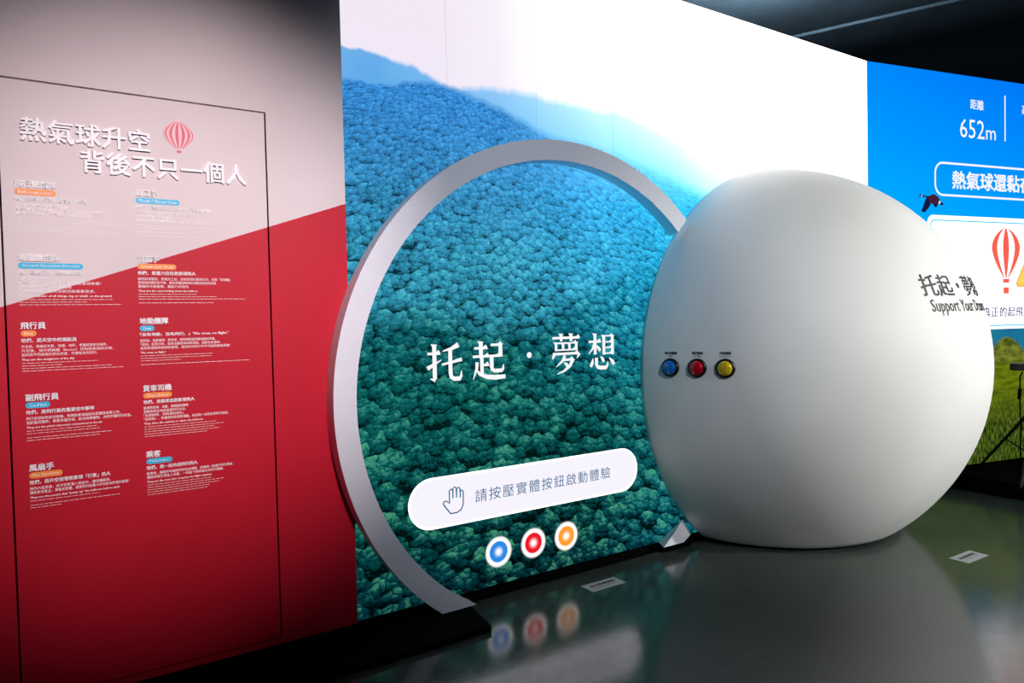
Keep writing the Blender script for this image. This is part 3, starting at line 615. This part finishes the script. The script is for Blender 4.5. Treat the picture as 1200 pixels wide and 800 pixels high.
def push_button(nx, ny, nz, rgb, word, cap1, cap2, w1, w2):
    nn = Vector((nx, -ny, nz)).normalized(); p = DC+nn*(DR-0.002)
    rot = nn.to_track_quat('Z', 'Y').to_matrix().to_4x4(); mt = Matrix.Translation(p) @ rot
    bm = bmesh.new(); lathe(bm, [(0.0, 0.0), (0.056, 0.0), (0.0575, 0.004), (0.0565, 0.012), (0.052, 0.018), (0.046, 0.020), (0.0435, 0.016), (0.0435, 0.008), (0, 0.008)], 40, mt)
    b = link('push_button', bm_mesh('push_button', bm, M_bezel, True), dome, True); b['label'] = word+' push button in a black bezel'
    bm = bmesh.new(); lathe(bm, [(0.0425, 0.009), (0.0425, 0.022), (0.040, 0.028), (0.033, 0.034), (0.022, 0.038), (0.010, 0.0395), (0, 0.040)], 40, mt)
    link('button_cap', bm_mesh('button_cap', bm, cap_material(word+'_button_plastic', rgb), True), b, True)
    lon = math.atan2(nn.x, -nn.y); lat = math.asin(nn.z)
    c = math.cos(lat)*DR
    dome_text('button_caption', cap1, lon-w1/2/c, lon+w1/2/c, lat+0.088/DR, 0.017, 0.02, M_char)
    dome_text('button_caption', cap2, lon-w2/2/c, lon+w2/2/c, lat+0.070/DR, 0.011, 0.0, M_char)
push_button(-0.967, 0.251, 0.040, (24, 112, 205), 'blue', '飛行員體驗', 'Pilot', 0.082, 0.026)
push_button(-0.930, 0.365, 0.041, (186, 10, 26), 'red', '乘客體驗', 'Passenger', 0.068, 0.052)
push_button(-0.882, 0.470, 0.041, (205, 175, 20), 'yellow', '地勤體驗', 'Ground Crew', 0.068, 0.066)

# ------------------------------------------------------------------ floor notices
M_vinyl = paint('white_floor_vinyl', (170, 174, 172), 0.5, 0.05)
def notice(x0, x1, y0, y1, rz, label):
    cx, cy = (x0+x1)/2, (y0+y1)/2; hx, hy = (x1-x0)/2, (y1-y0)/2
    t = thing('floor_notice', label, 'floor sticker', (cx, cy, 0), rz, 'white notices stuck on the floor')
    bm = bmesh.new(); box(bm, -hx, hx, -hy, hy, 0.0002, 0.0018); link('notice_sheet', bm_mesh('notice_sheet', bm, M_vinyl), t)
    v, f = fit('請勿碰觸螢幕', -hx*0.72, hx*0.72, 0, 0.026, bold=0.02, spacing=1.25)
    link('notice_lettering', mesh('notice_lettering', [Vector((p.x, p.z+0.012, 0.0024-p.y)) for p in v], f, M_char), t)
    polys = []; q = -hx*0.6
    while q < hx*0.6:
        l = random.uniform(0.012, 0.024); polys.append([(q, -0.020), (q+l, -0.020), (q+l, -0.016), (q, -0.016)]); q += l+0.006
    link('notice_fine_print', mesh('notice_fine_print', [Vector((x, y, 0.0024)) for p in polys for x, y in p], [tuple(range(4*i, 4*i+4)) for i in range(len(polys))], M_char), t)
notice(2.460, 2.703, 2.999, 3.104, 0.0, 'small white notice stuck on the floor in front of the forest video wall')
notice(4.533, 4.780, 2.010, 2.121, -0.02, 'small white notice stuck on the floor in front of the white dome')

# ------------------------------------------------------------------ black platform and tripod at the side screen
bm = bmesh.new()
def side_pt(s, off): return (XC+s*math.cos(TURN)+off*math.sin(TURN), YS+s*math.sin(TURN)-off*math.cos(TURN))
pl = [(6.325, 1.20), (9.4, 1.20), side_pt(3.95, 0.004), side_pt(0.745, 0.004)]
lo = [bm.verts.new((x, y, 0.0)) for x, y in pl]; hi_ = [bm.verts.new((x, y, 0.125)) for x, y in pl]
bm.faces.new(lo[::-1]); bm.faces.new(hi_)
for i in range(4): bm.faces.new((lo[i], lo[(i+1) % 4], hi_[(i+1) % 4], hi_[i]))
tag(link('stage_platform', bm_mesh('stage_platform', bm, M_black)), 'low black platform in front of the blue video wall', 'platform')
M_metal = paint('black_powder_coat', (16, 16, 18), 0.5, 0.1)
tx, ty = side_pt(1.115, 0.60)
tripod = thing('tripod_stand', 'black tripod stand beside the white dome in front of the meadow picture', 'tripod', (tx, ty, 0.125))
bm = bmesh.new(); tube(bm, [(0, 0, 0.10), (0, 0, 0.55)], 0.017); tube(bm, [(0, 0, 0.50), (0, 0, 0.86)], 0.013); link('pole', bm_mesh('pole', bm, M_metal), tripod)
bm = bmesh.new(); lathe(bm, [(0, 0.54), (0.026, 0.54), (0.028, 0.57), (0.026, 0.62), (0, 0.62)], 20); link('leg_hub', bm_mesh('leg_hub', bm, M_metal), tripod)
bm = bmesh.new(); lathe(bm, [(0, 0.17), (0.024, 0.17), (0.024, 0.21), (0, 0.21)], 20); link('brace_collar', bm_mesh('brace_collar', bm, M_metal), tripod)
bm = bmesh.new(); lathe(bm, [(0, 0.85), (0.03, 0.85), (0.034, 0.87), (0.03, 0.888), (0, 0.888)], 20); link('mount_plate', bm_mesh('mount_plate', bm, M_metal), tripod)
for k in range(3):
    a = math.radians(190+120*k); dx, dy = math.cos(a), math.sin(a)
    bm = bmesh.new(); tube(bm, [(0.02*dx, 0.02*dy, 0.58), (0.52*dx, 0.52*dy, 0.012)], [0.014, 0.011]); lg = link('leg', bm_mesh('leg', bm, M_metal), tripod)
    bm = bmesh.new(); lathe(bm, [(0, 0), (0.018, 0), (0.02, 0.008), (0.014, 0.03), (0, 0.03)], 16, Matrix.Translation((0.52*dx, 0.52*dy, 0))); link('rubber_foot', bm_mesh('rubber_foot', bm, M_black), lg)
    bm = bmesh.new(); tube(bm, [(0.02*dx, 0.02*dy, 0.19), (0.27*dx, 0.27*dy, 0.296)], 0.007, 8); link('brace', bm_mesh('brace', bm, M_metal), tripod)
sensor = thing('depth_camera', 'small dark blue camera bar mounted on top of the tripod', 'camera', (tx, ty, 1.0135), -0.35)
bm = bmesh.new(); box(bm, -0.205, 0.165, -0.04, 0.04, 0.010, 0.062, bevel=0.012); link('camera_body', bm_mesh('camera_body', bm, paint('dark_blue_plastic', (40, 62, 120), 0.25, 0.1)), sensor)
bm = bmesh.new(); box(bm, -0.02, 0.02, -0.02, 0.02, 0.0, 0.011); link('camera_foot', bm_mesh('camera_foot', bm, M_metal), sensor)
bm = bmesh.new(); box(bm, -0.212, -0.13, -0.043, 0.043, 0.006, 0.066, bevel=0.010); link('camera_end_cap', bm_mesh('camera_end_cap', bm, M_metal), sensor)
for x in (-0.05, 0.04, 0.10):
    bm = bmesh.new(); lathe(bm, [(0.016, 0), (0.016, 0.004), (0.011, 0.004), (0.009, 0.001), (0, 0.0005)], 20, Matrix.Translation((x, -0.040, 0.036)) @ Matrix.Rotation(PI/2, 4, 'X')); link('lens', bm_mesh('lens', bm, M_bezel), sensor)
bm = bmesh.new(); c0 = Vector((tx, ty, 0))
pts = [c0+Vector(q) for q in ((-0.10, 0.05, 1.005), (-0.12, 0.06, 0.97), (-0.155, 0.05, 0.84), (-0.175, 0.04, 0.70), (-0.18, 0.03, 0.56), (-0.15, 0.05, 0.40), (-0.09, 0.07, 0.25), (-0.04, 0.10, 0.132), (0.10, 0.16, 0.132))]
tube(bm, pts, 0.006, 8); cable = link('camera_cable', bm_mesh('camera_cable', bm, M_black, True)); tag(cable, 'thin black cable hanging from the camera bar to the platform', 'cable')
bm = bmesh.new(); tube(bm, [pts[2]+Vector((0.006, 0, 0.03)), pts[2]+Vector((-0.012, 0, -0.05))], 0.013, 10); link('cable_choke', bm_mesh('cable_choke', bm, M_black), cable)

# ------------------------------------------------------------------ ceiling fittings
def pipe(name, pts, r, label, cat):
    bm = bmesh.new(); tube(bm, pts, r, 12); o = link(name, bm_mesh(name, bm, M_dark, True)); return tag(o, label, cat)
pipe('ceiling_conduit', [(5.4, 7.29, 4.40), (8.4, 0.5, 4.40)], 0.018, 'thin dark conduit crossing the ceiling above the blue video wall', 'pipe')
pipe('ceiling_duct', [(6.6, 7.29, 4.28), (12.9, 3.2, 4.28)], 0.14, 'wide dark duct under the ceiling at the far right', 'duct')
M_lamp = paint('black_lamp_housing', (14, 14, 16), 0.4)
def spot(loc, target, watts, cone, blend, col, where, radius=0.12):
    L = Vector(loc); d = (Vector(target)-L).normalized()
    t = thing('track_spotlight', 'black track spotlight on the ceiling '+where, 'lamp', (L.x, L.y, 4.5))
    mt = Matrix.Translation(L) @ d.to_track_quat('-Z', 'Y').to_matrix().to_4x4()
    bm = bmesh.new(); lathe(bm, [(0, 0.20), (0.05, 0.20), (0.062, 0.17), (0.066, 0.02), (0.070, 0.0), (0.062, 0.0), (0.055, 0.03), (0, 0.03)], 28, mt); h = link('lamp_head', bm_mesh('lamp_head', bm, M_lamp), t, True)
    bm = bmesh.new(); lathe(bm, [(0.054, 0.026), (0, 0.026)], 28, mt); link('lens', bm_mesh('lens', bm, glow('lamp_lens_'+where, tuple(int(255*c) for c in col), 6.0)), h, True)
    bm = bmesh.new(); c = mt @ Vector((0, 0, 0.12)); tube(bm, [(c.x, c.y, 4.48), (c.x, c.y, c.z)], 0.012); link('stem', bm_mesh('stem', bm, M_lamp), t, True)
    bm = bmesh.new(); box(bm, c.x-0.06, c.x+0.06, c.y-0.02, c.y+0.02, 4.475, 4.5); link('adaptor', bm_mesh('adaptor', bm, M_lamp), t, True)
    ld = bpy.data.lights.new('spot_beam', 'SPOT'); ld.energy = watts; ld.spot_size = math.radians(cone); ld.spot_blend = blend; ld.color = col; ld.shadow_soft_size = radius
    lo_ = bpy.data.objects.new('spot_beam', ld); COL.objects.link(lo_); lo_.parent = t
    lo_.matrix_local = root_matrix(t).inverted() @ mt @ Matrix.Translation((0, 0, -0.02))
for a in HALL_LAMPS: spot(*a)
# globe lamp that glares at the top edge, behind the screen
gl = thing('ceiling_globe_lamp', 'bright globe lamp under the dark ceiling behind the video wall', 'lamp', (5.20, 3.86, 4.5))
bm = bmesh.new(); lathe(bm, [(0, -0.27), (0.03, -0.262), (0.052, -0.24), (0.06, -0.21), (0.052, -0.18), (0.03, -0.158)], 24); link('globe', bm_mesh('globe', bm, glow('lamp_globe', (240, 250, 250), 1800.0), True), gl)
bm = bmesh.new(); lathe(bm, [(0, 0), (0.05, 0), (0.05, -0.03), (0.028, -0.05), (0.032, -0.158), (0, -0.158)], 24); link('lamp_holder', bm_mesh('lamp_holder', bm, M_lamp), gl)
